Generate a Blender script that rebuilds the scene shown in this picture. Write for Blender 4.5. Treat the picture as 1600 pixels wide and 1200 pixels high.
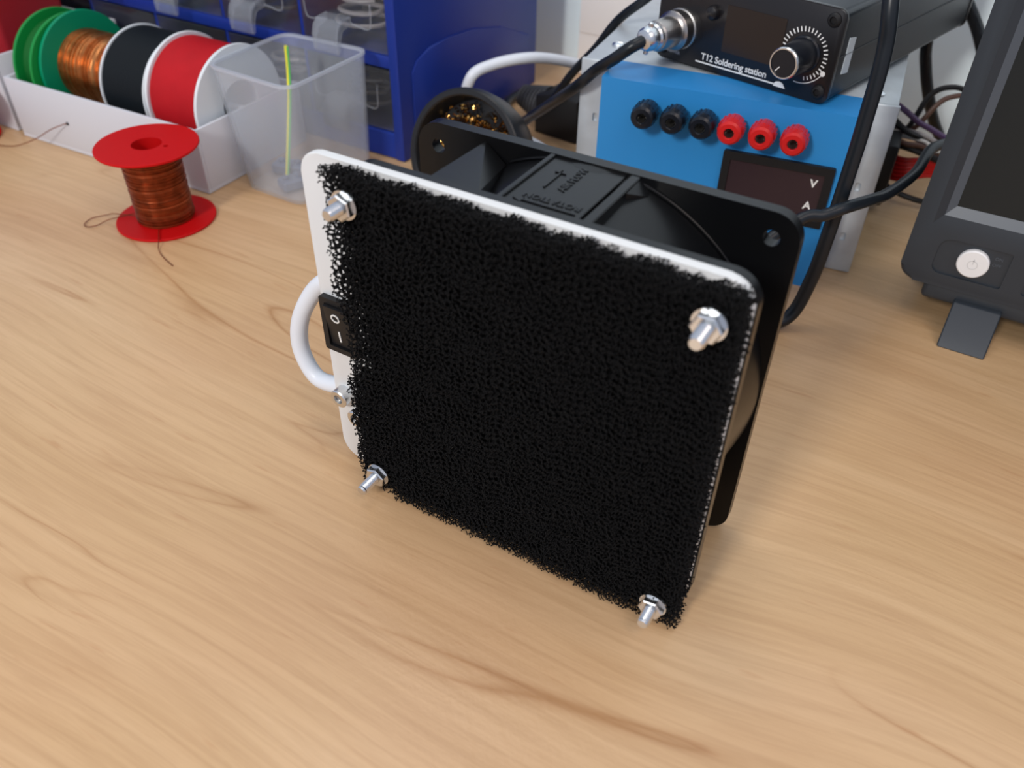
import bpy, bmesh, math, random
import numpy as np
from mathutils import Vector, Matrix

for o in list(bpy.data.objects):
    bpy.data.objects.remove(o)
C = bpy.context.scene.collection
S = 0.001                      # everything below is written in millimetres
PI = math.pi
random.seed(7)

# ------------------------------------------------------------------ camera, light, exposure
cam_d = bpy.data.cameras.new('camera')
cam = bpy.data.objects.new('camera', cam_d)
C.objects.link(cam)
cam_d.sensor_width = 36
cam_d.lens = 1309.53 / 1600 * 36
cam_d.clip_start = 0.01
cam_d.clip_end = 50
X = Vector((0.858, 0.513, 0.013)).normalized()
Z = -Vector((-0.387, 0.662, -0.642)).normalized()
Y = Z.cross(X).normalized()
X = Y.cross(Z).normalized()
M = Matrix((X, Y, Z)).transposed().to_4x4()
M.translation = Vector((91.788, -165.561, 222.486)) * S
cam.matrix_world = M
cam_d.dof.use_dof = True
cam_d.dof.focus_distance = 0.30
cam_d.dof.aperture_fstop = 13
bpy.context.scene.camera = cam

world = bpy.data.worlds.new('world')
bpy.context.scene.world = world
world.use_nodes = True
bgn = world.node_tree.nodes['Background']
bgn.inputs[0].default_value = (0.72, 0.80, 1.0, 1)
bgn.inputs[1].default_value = 0.62


def area(name, loc, target, size, power, color, sy=None):
    l = bpy.data.lights.new(name, 'AREA')
    l.energy = power
    l.color = color
    l.size = size
    if sy:
        l.shape = 'RECTANGLE'
        l.size_y = sy
    o = bpy.data.objects.new(name, l)
    C.objects.link(o)
    o.location = loc
    o.rotation_euler = (Vector(target) - Vector(loc)).to_track_quat('-Z', 'Y').to_euler()
    return o


# a window behind the photographer, a ceiling lamp, a small lamp over the bench
area('window_light', (-0.16, -1.75, 1.20), (0, 0.05, 0.0), 0.30, 28, (1.0, 0.96, 0.91), 0.34)
area('ceiling_lamp', (-0.27, 0.13, 1.35), (0, 0.0, 0), 0.26, 2.3, (1.0, 0.94, 0.85))
area('bench_lamp', (0.75, -0.35, 1.3), (0.05, 0.0, 0), 0.8, 5.4, (1.0, 0.82, 0.70))

vs = bpy.context.scene.view_settings
vs.view_transform = 'Standard'
vs.look = 'None'
vs.exposure = -0.06
vs.gamma = 1.0
vs.use_curve_mapping = False


# ------------------------------------------------------------------ materials
def mat(name, col, rough=0.5, metal=0.0, coat=0.0, spec=0.5, bump=0.0, bscale=600, var=0.0, vscale=60, sss=0.0):
    m = bpy.data.materials.new(name)
    m.use_nodes = True
    nt = m.node_tree
    b = nt.nodes['Principled BSDF']
    b.inputs['Base Color'].default_value = (*col, 1)
    b.inputs['Roughness'].default_value = rough
    b.inputs['Metallic'].default_value = metal
    b.inputs['Coat Weight'].default_value = coat
    b.inputs['Specular IOR Level'].default_value = spec
    tc = nt.nodes.new('ShaderNodeTexCoord')
    if bump:
        n = nt.nodes.new('ShaderNodeTexNoise')
        n.inputs['Scale'].default_value = bscale
        n.inputs['Detail'].default_value = 4
        bp = nt.nodes.new('ShaderNodeBump')
        bp.inputs['Strength'].default_value = bump
        bp.inputs['Distance'].default_value = 0.0003
        nt.links.new(tc.outputs['Object'], n.inputs['Vector'])
        nt.links.new(n.outputs['Fac'], bp.inputs['Height'])
        nt.links.new(bp.outputs['Normal'], b.inputs['Normal'])
    if var:
        n = nt.nodes.new('ShaderNodeTexNoise')
        n.inputs['Scale'].default_value = vscale
        n.inputs['Detail'].default_value = 3
        nt.links.new(tc.outputs['Object'], n.inputs['Vector'])
        r = nt.nodes.new('ShaderNodeValToRGB')
        r.color_ramp.elements[0].position = 0.3
        r.color_ramp.elements[1].position = 0.7
        r.color_ramp.elements[0].color = (*[c * (1 - var) for c in col], 1)
        r.color_ramp.elements[1].color = (*[min(1, c * (1 + var)) for c in col], 1)
        nt.links.new(n.outputs['Fac'], r.inputs['Fac'])
        nt.links.new(r.outputs['Color'], b.inputs['Base Color'])
    return m


def clear_mat(name, col, body=0.3, rough=0.25, trans_col=(1, 1, 1)):
    """translucent plastic sheet: partly see-through, partly scattering, with a surface gloss"""
    m = bpy.data.materials.new(name)
    m.use_nodes = True
    nt = m.node_tree
    nt.nodes.clear()
    N = nt.nodes.new
    out = N('ShaderNodeOutputMaterial')
    tr = N('ShaderNodeBsdfTransparent')
    tr.inputs[0].default_value = (*trans_col, 1)
    df = N('ShaderNodeBsdfDiffuse')
    df.inputs[0].default_value = (*col, 1)
    tl = N('ShaderNodeBsdfTranslucent')
    tl.inputs[0].default_value = (*col, 1)
    m1 = N('ShaderNodeMixShader')
    m1.inputs[0].default_value = 0.4
    nt.links.new(df.outputs[0], m1.inputs[1])
    nt.links.new(tl.outputs[0], m1.inputs[2])
    m2 = N('ShaderNodeMixShader')
    m2.inputs[0].default_value = body
    nt.links.new(tr.outputs[0], m2.inputs[1])
    nt.links.new(m1.outputs[0], m2.inputs[2])
    gl = N('ShaderNodeBsdfGlossy')
    gl.inputs['Roughness'].default_value = rough
    lw = N('ShaderNodeLayerWeight')
    lw.inputs[0].default_value = 0.5
    pw = N('ShaderNodeMath')
    pw.operation = 'POWER'
    nt.links.new(lw.outputs['Facing'], pw.inputs[0])
    pw.inputs[1].default_value = 4.0
    fr = N('ShaderNodeMath')
    fr.operation = 'MULTIPLY_ADD'
    nt.links.new(pw.outputs[0], fr.inputs[0])
    fr.inputs[1].default_value = 0.7
    fr.inputs[2].default_value = 0.035
    m3 = N('ShaderNodeMixShader')
    nt.links.new(fr.outputs[0], m3.inputs[0])
    nt.links.new(m2.outputs[0], m3.inputs[1])
    nt.links.new(gl.outputs[0], m3.inputs[2])
    nt.links.new(m3.outputs[0], out.inputs[0])
    return m


def wood_mat():
    m = bpy.data.materials.new('beech_laminate')
    m.use_nodes = True
    nt = m.node_tree
    N = nt.nodes.new
    L = nt.links.new
    b = nt.nodes['Principled BSDF']
    b.inputs['Roughness'].default_value = 0.36
    b.inputs['Specular IOR Level'].default_value = 0.5
    tc = N('ShaderNodeTexCoord')
    # slow wander of the grain direction
    w = N('ShaderNodeTexNoise')
    w.inputs['Scale'].default_value = 3.2
    w.inputs['Detail'].default_value = 1.5
    L(tc.outputs['Object'], w.inputs['Vector'])
    sub = N('ShaderNodeVectorMath')
    sub.operation = 'SUBTRACT'
    L(w.outputs['Color'], sub.inputs[0])
    sub.inputs[1].default_value = (0.5, 0.5, 0.5)
    sc = N('ShaderNodeVectorMath')
    sc.operation = 'MULTIPLY'
    L(sub.outputs[0], sc.inputs[0])
    sc.inputs[1].default_value = (0.0, 0.07, 0)
    ad = N('ShaderNodeVectorMath')
    ad.operation = 'ADD'
    L(tc.outputs['Object'], ad.inputs[0])
    L(sc.outputs[0], ad.inputs[1])

    def grain(sx, sy, detail, rough, rot=0.0, dist=0.0):
        mp = N('ShaderNodeMapping')
        mp.inputs['Rotation'].default_value = (0, 0, rot)
        mp.inputs['Scale'].default_value = (sx, sy, 1)
        L(ad.outputs[0], mp.inputs['Vector'])
        n = N('ShaderNodeTexNoise')
        n.inputs['Scale'].default_value = 1
        n.inputs['Detail'].default_value = detail
        n.inputs['Roughness'].default_value = rough
        n.inputs['Distortion'].default_value = dist
        L(mp.outputs[0], n.inputs['Vector'])
        return n

    def ramp(src, stops):
        r = N('ShaderNodeValToRGB')
        e = r.color_ramp.elements
        while len(e) < len(stops):
            e.new(0.5)
        for i, (p, c) in enumerate(stops):
            e[i].position = p
            e[i].color = (*c, 1)
        L(src, r.inputs['Fac'])
        return r
    g1 = grain(3.0, 34, 4, 0.55, 0, 0.4)     # broad bands
    base = ramp(g1.outputs['Fac'], [(0.25, (0.53, 0.335, 0.167)), (0.5, (0.59, 0.385, 0.203)), (0.78, (0.64, 0.435, 0.243))])
    g2 = grain(14, 330, 4, 0.65, 0, 0.5)              # fine streaks
    r2 = ramp(g2.outputs['Fac'], [(0.28, (0.84, 0.80, 0.76)), (0.60, (1, 1, 1))])
    mu = N('ShaderNodeMixRGB')
    mu.blend_type = 'MULTIPLY'
    mu.inputs[0].default_value = 0.95
    L(base.outputs[0], mu.inputs[1])
    L(r2.outputs[0], mu.inputs[2])
    g3 = grain(2.6, 15, 2.5, 0.55, 0.05, 0.8)  # sparse dark growth lines
    pk = N('ShaderNodeMath')
    pk.operation = 'PINGPONG'
    mlt = N('ShaderNodeMath')
    mlt.operation = 'MULTIPLY'
    mlt.inputs[1].default_value = 9
    L(g3.outputs['Fac'], mlt.inputs[0])
    L(mlt.outputs[0], pk.inputs[0])
    pk.inputs[1].default_value = 1.0
    r3 = ramp(pk.outputs[0], [(0.0, (0.74, 0.63, 0.52)), (0.05, (0.91, 0.87, 0.83)), (0.13, (1, 1, 1))])
    br = grain(5, 12, 2, 0.5)
    rb = ramp(br.outputs['Fac'], [(0.44, (0, 0, 0)), (0.6, (1, 1, 1))])
    mu2 = N('ShaderNodeMixRGB')
    mu2.blend_type = 'MULTIPLY'
    L(rb.outputs[0], mu2.inputs[0])
    L(mu.outputs[0], mu2.inputs[1])
    L(r3.outputs[0], mu2.inputs[2])
    # short pinkish-brown flecks
    g4 = grain(40, 260, 2, 0.5, 0.1)
    r4 = ramp(g4.outputs['Fac'], [(0.66, (1, 1, 1)), (0.76, (0.86, 0.75, 0.68))])
    mu3 = N('ShaderNodeMixRGB')
    mu3.blend_type = 'MULTIPLY'
    mu3.inputs[0].default_value = 0.6
    L(mu2.outputs[0], mu3.inputs[1])
    L(r4.outputs[0], mu3.inputs[2])
    pkn = N('ShaderNodeTexNoise')
    pkn.inputs['Scale'].default_value = 7
    pkn.inputs['Detail'].default_value = 3
    L(ad.outputs[0], pkn.inputs['Vector'])
    r5 = ramp(pkn.outputs['Fac'], [(0.38, (1.0, 1.0, 1.0)), (0.66, (0.97, 0.925, 0.93))])
    mu4 = N('ShaderNodeMixRGB')
    mu4.blend_type = 'MULTIPLY'
    mu4.inputs[0].default_value = 1.0
    L(mu3.outputs[0], mu4.inputs[1])
    L(r5.outputs[0], mu4.inputs[2])
    L(mu4.outputs[0], b.inputs['Base Color'])
    bn = N('ShaderNodeTexNoise')
    bn.inputs['Scale'].default_value = 420
    bn.inputs['Detail'].default_value = 3
    L(tc.outputs['Object'], bn.inputs['Vector'])
    bp = N('ShaderNodeBump')
    bp.inputs['Strength'].default_value = 0.22
    bp.inputs['Distance'].default_value = 0.0004
    L(bn.outputs['Fac'], bp.inputs['Height'])
    L(bp.outputs['Normal'], b.inputs['Normal'])
    return m


M_WOOD = wood_mat()
M_WALL = mat('painted_plaster', (0.83, 0.95, 1.0), 0.85, bump=0.5, bscale=180)
M_WHITE = mat('white_printed_plastic', (0.70, 0.71, 0.71), 0.5, bump=0.05, bscale=900)
M_TRAY = mat('white_tray_plastic', (0.60, 0.61, 0.66), 0.55)
M_BOXW = mat('white_box_plastic', (0.95, 0.92, 0.89), 0.5)
M_BLK = mat('black_fan_plastic', (0.003, 0.0033, 0.004), 0.30, spec=0.32, bump=0.05, bscale=500)
M_BLKM = mat('matt_black_plastic', (0.008, 0.008, 0.009), 0.5, spec=0.35)
M_FOAM = mat('carbon_foam', (0.006, 0.006, 0.0065), 0.75, spec=0.15)
M_STEEL = mat('zinc_plated_steel', (0.72, 0.74, 0.76), 0.27, 1.0)
M_DSTEEL = mat('dull_steel', (0.45, 0.44, 0.42), 0.4, 1.0)
M_CABLEW = mat('white_cable_jacket', (0.72, 0.76, 0.82), 0.38)
M_CABLEB = mat('black_cable_jacket', (0.008, 0.011, 0.015), 0.35, spec=0.35)
M_PRINT = mat('white_print', (0.78, 0.78, 0.76), 0.6)
M_PRINTD = mat('grey_print', (0.40, 0.40, 0.42), 0.6)
M_RED = mat('red_spool_plastic', (0.50, 0.004, 0.005), 0.5, spec=0.14)
M_GREEN = mat('green_spool_plastic', (0.005, 0.24, 0.045), 0.42, spec=0.25)
M_TEAL = mat('teal_green_spool_plastic', (0.0, 0.25, 0.12), 0.42, spec=0.25)
M_WSPOOL = mat('white_spool_plastic', (0.72, 0.77, 0.80), 0.45)
M_COPPER = mat('bright_copper_wire', (0.60, 0.25, 0.085), 0.3, 1.0, var=0.25, vscale=300)
M_COPPERD = mat('red_brown_enamelled_wire', (0.27, 0.055, 0.016), 0.32, 0.8, var=0.35, vscale=250)
M_BWIRE = mat('black_wire_insulation', (0.006, 0.009, 0.012), 0.5, spec=0.15)
M_RWIRE = mat('red_wire_insulation', (0.45, 0.010, 0.016), 0.5, spec=0.15, var=0.06, vscale=80)
M_GWIRE = mat('green_wire_insulation', (0.005, 0.12, 0.02), 0.45, spec=0.2)
M_BLUE = mat('royal_blue_plastic', (0.010, 0.032, 0.25), 0.36, spec=0.3)
M_SKY = mat('sky_blue_panel', (0.025, 0.235, 0.57), 0.4, spec=0.35)
M_ALU = mat('galvanised_sheet', (0.50, 0.54, 0.57), 0.42, 0.35, var=0.08, vscale=90)
M_BLACKBOX = mat('black_anodised_aluminium', (0.012, 0.016, 0.021), 0.36, bump=0.08, bscale=900)
M_FACE = mat('black_face_plate', (0.010, 0.009, 0.010), 0.3)
M_DISP = mat('dark_display_window', (0.012, 0.0085, 0.009), 0.25)
M_METER = mat('dark_smoked_display', (0.032, 0.018, 0.024), 0.22)
M_POSTR = mat('red_post_plastic', (0.55, 0.014, 0.014), 0.34, spec=0.35)
M_POSTB = mat('black_post_plastic', (0.007, 0.009, 0.014), 0.28, spec=0.4)
M_BRASS = mat('brass_turnings', (0.42, 0.24, 0.07), 0.2, 1.0)
M_SLATE = mat('slate_grey_plastic', (0.022, 0.029, 0.038), 0.45, bump=0.06, bscale=800)
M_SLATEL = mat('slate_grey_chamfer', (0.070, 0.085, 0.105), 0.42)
M_SCREEN = mat('unlit_screen', (0.012, 0.015, 0.016), 0.38, spec=0.3)
M_BTN = mat('white_button', (0.80, 0.80, 0.80), 0.5)
M_PURP = mat('purple_wire', (0.07, 0.035, 0.10), 0.45)
M_BROWNW = mat('brown_wire', (0.10, 0.05, 0.035), 0.45)
M_YEL = mat('yellow_sleeve', (0.78, 0.72, 0.05), 0.5)
M_LGREEN = mat('green_stripe', (0.12, 0.50, 0.14), 0.5)
M_BIN = clear_mat('frosted_polypropylene', (0.80, 0.86, 0.94), 0.20, 0.3)
M_CLEAR = clear_mat('clear_polystyrene', (0.6, 0.62, 0.68), 0.035, 0.12)
M_CLEARH = clear_mat('clear_handle_plastic', (0.75, 0.80, 0.88), 0.17, 0.12)
M_DARKIN = mat('dark_stored_parts', (0.03, 0.028, 0.03), 0.6)
M_GREYP = mat('grey_stored_parts', (0.30, 0.28, 0.28), 0.5)
M_FLOOR = mat('grey_floor', (0.30, 0.28, 0.26), 0.7)


# ------------------------------------------------------------------ object helpers
def obj(name, bm, m, parent=None, label=None, smooth=30, **props):
    me = bpy.data.meshes.new(name)
    bmesh.ops.recalc_face_normals(bm, faces=bm.faces)
    for v in bm.verts:
        v.co *= S
    bm.to_mesh(me)
    bm.free()
    if isinstance(m, (list, tuple)):
        for k in m:
            me.materials.append(k)
    else:
        me.materials.append(m)
    if smooth:
        me.shade_smooth()
        me.set_sharp_from_angle(angle=math.radians(smooth))
    o = bpy.data.objects.new(name, me)
    C.objects.link(o)
    if parent:
        o.parent = parent
    if label:
        o['label'] = label
    for k, v in props.items():
        o[k] = v
    return o


def thing(name, label, cat, loc=(0, 0, 0), rz=0.0, group=None, rot=None):
    o = bpy.data.objects.new(name, None)
    o.empty_display_size = 0.01
    C.objects.link(o)
    o.location = Vector(loc) * S
    o.rotation_euler = rot if rot else (0, 0, rz)
    o['label'] = label
    o['category'] = cat
    if group:
        o['group'] = group
    return o


def tag(o, label, cat, group=None):
    o['label'] = label
    o['category'] = cat
    if group:
        o['group'] = group
    return o


def struct(o):
    o['kind'] = 'structure'
    return o


def box(bm, x0, x1, y0, y1, z0, z1, r=0.0, seg=2, mtx=None):
    vsn = [bm.verts.new((x, y, z)) for x in (x0, x1) for y in (y0, y1) for z in (z0, z1)]
    idx = [(0, 1, 3, 2), (4, 6, 7, 5), (0, 4, 5, 1), (2, 3, 7, 6), (0, 2, 6, 4), (1, 5, 7, 3)]
    fs = [bm.faces.new([vsn[i] for i in f]) for f in idx]
    allv = vsn
    if r > 0:
        es = list({e for f in fs for e in f.edges})
        res = bmesh.ops.bevel(bm, geom=es, offset=r, segments=seg, affect='EDGES', profile=0.5)
        allv = list(set(res['verts']) | {v for v in vsn if v.is_valid})
    if mtx is not None:
        bmesh.ops.transform(bm, matrix=mtx, verts=[v for v in allv if v.is_valid])
    return allv


def rrect(x0, x1, z0, z1, r, n=6):
    pts = []
    rs = r if isinstance(r, (list, tuple)) else [r] * 4
    cs = [(x1 - rs[0], z1 - rs[0], 0, rs[0]), (x0 + rs[1], z1 - rs[1], 90, rs[1]), (x0 + rs[2], z0 + rs[2], 180, rs[2]), (x1 - rs[3], z0 + rs[3], 270, rs[3])]
    for cx, cz, a0, rr in cs:
        if rr < 1e-6:
            pts.append((cx, cz))
            continue
        for k in range(n + 1):
            a = math.radians(a0 + 90 * k / n)
            pts.append((cx + rr * math.cos(a), cz + rr * math.sin(a)))
    return pts


def prism(bm, pts, a, b, plane='xz', bev=0.0, seg=2):
    """extrude a 2-D outline between a and b along the axis missing from plane"""
    def P(p, t):
        if plane == 'xz':
            return (p[0], t, p[1])
        if plane == 'xy':
            return (p[0], p[1], t)
        return (t, p[0], p[1])
    A = [bm.verts.new(P(p, a)) for p in pts]
    B = [bm.verts.new(P(p, b)) for p in pts]
    n = len(pts)
    f0 = bm.faces.new(A)
    f1 = bm.faces.new(B[::-1])
    for i in range(n):
        bm.faces.new((A[i], B[i], B[(i + 1) % n], A[(i + 1) % n]))
    if bev:
        bmesh.ops.bevel(bm, geom=list(f0.edges) + list(f1.edges), offset=bev, segments=seg, affect='EDGES', profile=0.5)


def ring_plate(bm, outer, inner, a, b, plane='xz'):
    """plate with a hole; outer and inner have the same number of points"""
    def P(p, t):
        return (p[0], t, p[1]) if plane == 'xz' else ((p[0], p[1], t) if plane == 'xy' else (t, p[0], p[1]))
    n = len(outer)
    V = [[bm.verts.new(P(p, t)) for p in L] for L, t in ((outer, a), (inner, a), (outer, b), (inner, b))]
    for i in range(n):
        j = (i + 1) % n
        bm.faces.new((V[0][i], V[0][j], V[1][j], V[1][i]))
        bm.faces.new((V[2][i], V[3][i], V[3][j], V[2][j]))
        bm.faces.new((V[0][i], V[2][i], V[2][j], V[0][j]))
        bm.faces.new((V[1][i], V[1][j], V[3][j], V[3][i]))


def lathe(bm, prof, origin=(0, 0, 0), axis=(0, 0, 1), seg=32, cap=True):
    ax = Vector(axis).normalized()
    u = ax.orthogonal().normalized()
    v = ax.cross(u)
    O = Vector(origin)
    rings = []
    for r, h in prof:
        if r < 1e-6:
            rings.append([bm.verts.new(O + ax * h)])
        else:
            rings.append([bm.verts.new(O + ax * h + (u * math.cos(2 * PI * k / seg) + v * math.sin(2 * PI * k / seg)) * r) for k in range(seg)])
    for A, B in zip(rings, rings[1:]):
        if len(A) == 1 and len(B) == 1:
            continue
        for k in range(seg):
            k2 = (k + 1) % seg
            if len(A) == 1:
                bm.faces.new((A[0], B[k], B[k2]))
            elif len(B) == 1:
                bm.faces.new((A[k], B[0], A[k2]))
            else:
                bm.faces.new((A[k], B[k], B[k2], A[k2]))
    if cap:
        for R in (rings[0], rings[-1]):
            if len(R) > 1:
                bm.faces.new(R)


def spline(pts, n=10):
    P = [Vector(p) for p in pts]
    P = [P[0] * 2 - P[1]] + P + [P[-1] * 2 - P[-2]]
    out = []
    for i in range(1, len(P) - 2):
        p0, p1, p2, p3 = P[i - 1:i + 3]
        for k in range(n):
            t = k / n
            out.append(0.5 * ((2 * p1) + (p2 - p0) * t + (2 * p0 - 5 * p1 + 4 * p2 - p3) * t * t + (3 * p1 - p0 - 3 * p2 + p3) * t ** 3))
    out.append(P[-2])
    return out


def tube(bm, pts, r, seg=12, n=10, smooth=True):
    L = spline(pts, n) if smooth else [Vector(p) for p in pts]
    u = None
    rings = []
    for i, p in enumerate(L):
        d = (L[min(i + 1, len(L) - 1)] - L[max(i - 1, 0)]).normalized()
        if u is None:
            u = d.orthogonal().normalized()
        u = (u - d * u.dot(d)).normalized()
        w = d.cross(u)
        rr = r(i / (len(L) - 1)) if callable(r) else r
        rings.append([bm.verts.new(p + (u * math.cos(2 * PI * k / seg) + w * math.sin(2 * PI * k / seg)) * rr) for k in range(seg)])
    for A, B in zip(rings, rings[1:]):
        for k in range(seg):
            bm.faces.new((A[k], A[(k + 1) % seg], B[(k + 1) % seg], B[k]))
    bm.faces.new(rings[0])
    bm.faces.new(rings[-1])


def boolean(o, cutters):
    for c in cutters:
        c.parent = o.parent
        md = o.modifiers.new('cut', 'BOOLEAN')
        md.operation = 'DIFFERENCE'
        md.object = c
        md.solver = 'EXACT'
    bpy.context.view_layer.update()
    dg = bpy.context.evaluated_depsgraph_get()
    dg.update()
    me = bpy.data.meshes.new_from_object(o.evaluated_get(dg))
    o.modifiers.clear()
    o.data = me
    me.shade_smooth()
    me.set_sharp_from_angle(angle=math.radians(30))
    for c in cutters:
        bpy.data.objects.remove(c)


def cutter(fn):
    bm = bmesh.new()
    fn(bm)
    return obj('cutter', bm, M_BLK)


def text(name, s, size, m, parent, loc, rot, extrude=0.1, align='CENTER', shear=0.0, space=1.0, weight=0.0):
    cu = bpy.data.curves.new('t', 'FONT')
    cu.body = s
    cu.size = size * S
    cu.extrude = extrude * S
    cu.align_x = align
    cu.align_y = 'CENTER'
    cu.shear = shear
    cu.space_character = space
    cu.offset = weight * S
    cu.resolution_u = 3
    to = bpy.data.objects.new('t', cu)
    C.objects.link(to)
    bpy.context.view_layer.update()
    me = bpy.data.meshes.new_from_object(to.evaluated_get(bpy.context.evaluated_depsgraph_get()))
    bpy.data.objects.remove(to)
    me.materials.clear()
    me.materials.append(m)
    o = bpy.data.objects.new(name, me)
    C.objects.link(o)
    o.parent = parent
    o.location = Vector(loc) * S
    o.rotation_euler = rot
    return o


def copy_tree(root):
    r = root.copy()
    C.objects.link(r)
    for ch in root.children:
        c = ch.copy()
        C.objects.link(c)
        c.parent = r
        for g in ch.children:
            d = g.copy()
            C.objects.link(d)
            d.parent = c
    return r


# ------------------------------------------------------------------ the room
bm = bmesh.new()
box(bm, -1500, 1500, 412, 470, -760, 1700)
struct(obj('wall_back', bm, M_WALL))
bm = bmesh.new()
box(bm, -1500, 1500, -1200, 470, -800, -760)
struct(obj('floor', bm, M_FLOOR))

desk = thing('desk', 'wide beech-effect laminate workbench that carries everything in the picture', 'desk', (0, 0, 0))
bm = bmesh.new()
box(bm, -1000, 620, -330, 411, -28, 0, 2.5, 2)
obj('desk_top', bm, M_WOOD, desk)
for sx in (-960, 555):
    bm = bmesh.new()
    box(bm, sx, sx + 25, -290, 400, -760, -28)
    obj('side_panel', bm, M_WOOD, desk)

# ------------------------------------------------------------------ fume extractor (fan, plate, foam)
FE = thing('fume_extractor', 'home-made solder fume extractor: black square fan behind white plate and black foam', 'fume extractor')


def circ(r, n, cx=0.0, cz=60.0, a0=0.0):
    return [(cx + r * math.cos(a0 + 2 * PI * k / n), cz + r * math.sin(a0 + 2 * PI * k / n)) for k in range(n)]


def square_to_circle(half, rc, r, n=96, cz=60.0):
    """outline of a rounded square and a circle with matching point counts, by angle"""
    out, inn = [], []
    lim = half - rc
    ring = []
    for q4 in range(4):
        a0 = q4 * PI / 2
        c, s = math.cos(a0), math.sin(a0)
        side = [(half, -lim + 2 * lim * k / 16) for k in range(16)]
        arc = [(lim + rc * math.cos(k * PI / 24), lim + rc * math.sin(k * PI / 24)) for k in range(12)]
        ring += [(x * c - z * s, x * s + z * c) for x, z in side + arc]
    for x, z in ring:
        a = math.atan2(z, x)
        out.append((x, z + cz))
        inn.append((r * math.cos(a), r * math.sin(a) + cz))
    return out, inn


# white printed plate
bm = bmesh.new()
prism(bm, rrect(-75, 59.5, 0.3, 120.6, 7), -3, 0, 'xz', 0.35, 2)
plate = obj('front_plate', bm, M_WHITE, FE, 'white plastic front plate')
boolean(plate, [cutter(lambda b: lathe(b, [(54, -8), (54, 5)], (0, 0, 60), (0, 1, 0), 64))])

# fan housing
bm = bmesh.new()
o_, i_ = square_to_circle(60, 8, 57, 120)
ring_plate(bm, o_, i_, 0, 4)
ff = obj('front_flange', bm, M_BLK, FE)
bm = bmesh.new()
ring_plate(bm, o_, i_, 34, 38)
bf = obj('rear_flange', bm, M_BLK, FE)
hc = [(-52.5, 7.5), (52.5, 7.5), (-52.5, 112.5), (52.5, 112.5)]
boolean(bf, [cutter(lambda b, h=h: lathe(b, [(2.3, 30), (2.3, 42)], (h[0], 0, h[1]), (0, 1, 0), 20)) for h in hc])
# barrel
bm = bmesh.new()
prof_o = [(57.6, 3.5), (57.9, 14), (58.6, 24), (59.7, 34.5)]
prof_i = [(57.0, 34.5), (56.4, 24), (56.2, 10), (57.0, 3.5)]
lathe(bm, prof_o + prof_i, (0, 0, 60), (0, 1, 0), 96, cap=False)
bm.faces.ensure_lookup_table()
obj('barrel', bm, M_BLK, FE)
# moulded block on top with the direction marks
bm = bmesh.new()
box(bm, -13.2, 10.6, 3.8, 34.2, 114, 119.2, 0.2, 1)
box(bm, -13.2, -11.6, 3.8, 34.2, 119, 119.9, 0.2, 1)
box(bm, 11.9, 14.8, 3.8, 34.2, 114, 119.8, 0.3, 1)
prism(bm, [(14.4, 119.6), (14.4, 113), (20.5, 113.2)], 32.5, 34.2, 'xz')
v = [bm.verts.new(p) for p in ((14.5, 34, 119.4), (14.5, 24, 119.2), (14.5, 34, 113), (14.5, 24, 113), (20.5, 34, 115.0))]
for f in ((0, 1, 4), (0, 2, 3, 1), (0, 4, 2), (1, 3, 4), (2, 4, 3)):
    bm.faces.new([v[i] for i in f])
obj('marking_block', bm, M_BLK, FE, smooth=20)
for a0, a1 in ((43, 75), (103, 116)):
    bm = bmesh.new()
    tube(bm, [(60.1 * math.cos(math.radians(t)), 33.7, 60 + min(59.3, 60.1 * math.sin(math.radians(t)))) for t in np.linspace(a0, a1, 14)], 0.45, 8, 1, False)
    obj('barrel_lip', bm, M_BLK, FE)
# gusset on the other side
bm = bmesh.new()
v = [bm.verts.new(p) for p in ((-34.5, 3.9, 119.4), (-18.5, 3.9, 119.2), (-35.2, 34, 118.2), (-27.5, 33, 113.0), (-34.5, 3.9, 104), (-18.5, 3.9, 110), (-35.2, 34, 104), (-27.5, 33, 106))]
for f in ((0, 1, 2), (1, 3, 2), (0, 4, 5, 1), (1, 5, 7, 3), (3, 7, 6, 2), (2, 6, 4, 0), (4, 6, 7, 5)):
    bm.faces.new([v[i] for i in f])
obj('gusset', bm, M_BLK, FE, smooth=0)
# embossed marks
text('embossed_mark', 'ROTATION', 3.3, M_BLK, FE, (0.6, 9.6, 119.25), (0, 0, PI), 0.22, space=1.0, weight=0.08)
text('embossed_mark', 'AIR FLOW', 3.3, M_BLK, FE, (-0.4, 23.5, 119.25), (0, 0, PI / 2), 0.22, weight=0.08)
bm = bmesh.new()
box(bm, -5.5, -5.0, 15.5, 26.5, 119.1, 119.6)
prism(bm, [(-7.0, 25.0), (-3.5, 25.0), (-5.25, 28.2)], 119.1, 119.6, 'xy')
box(bm, -6.5, 9.0, 6.0, 6.5, 119.1, 119.6)
prism(bm, [(-6.5, 4.9), (-6.5, 7.6), (-9.4, 6.25)], 119.1, 119.6, 'xy')
obj('direction_arrows', bm, M_BLK, FE)
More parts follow.
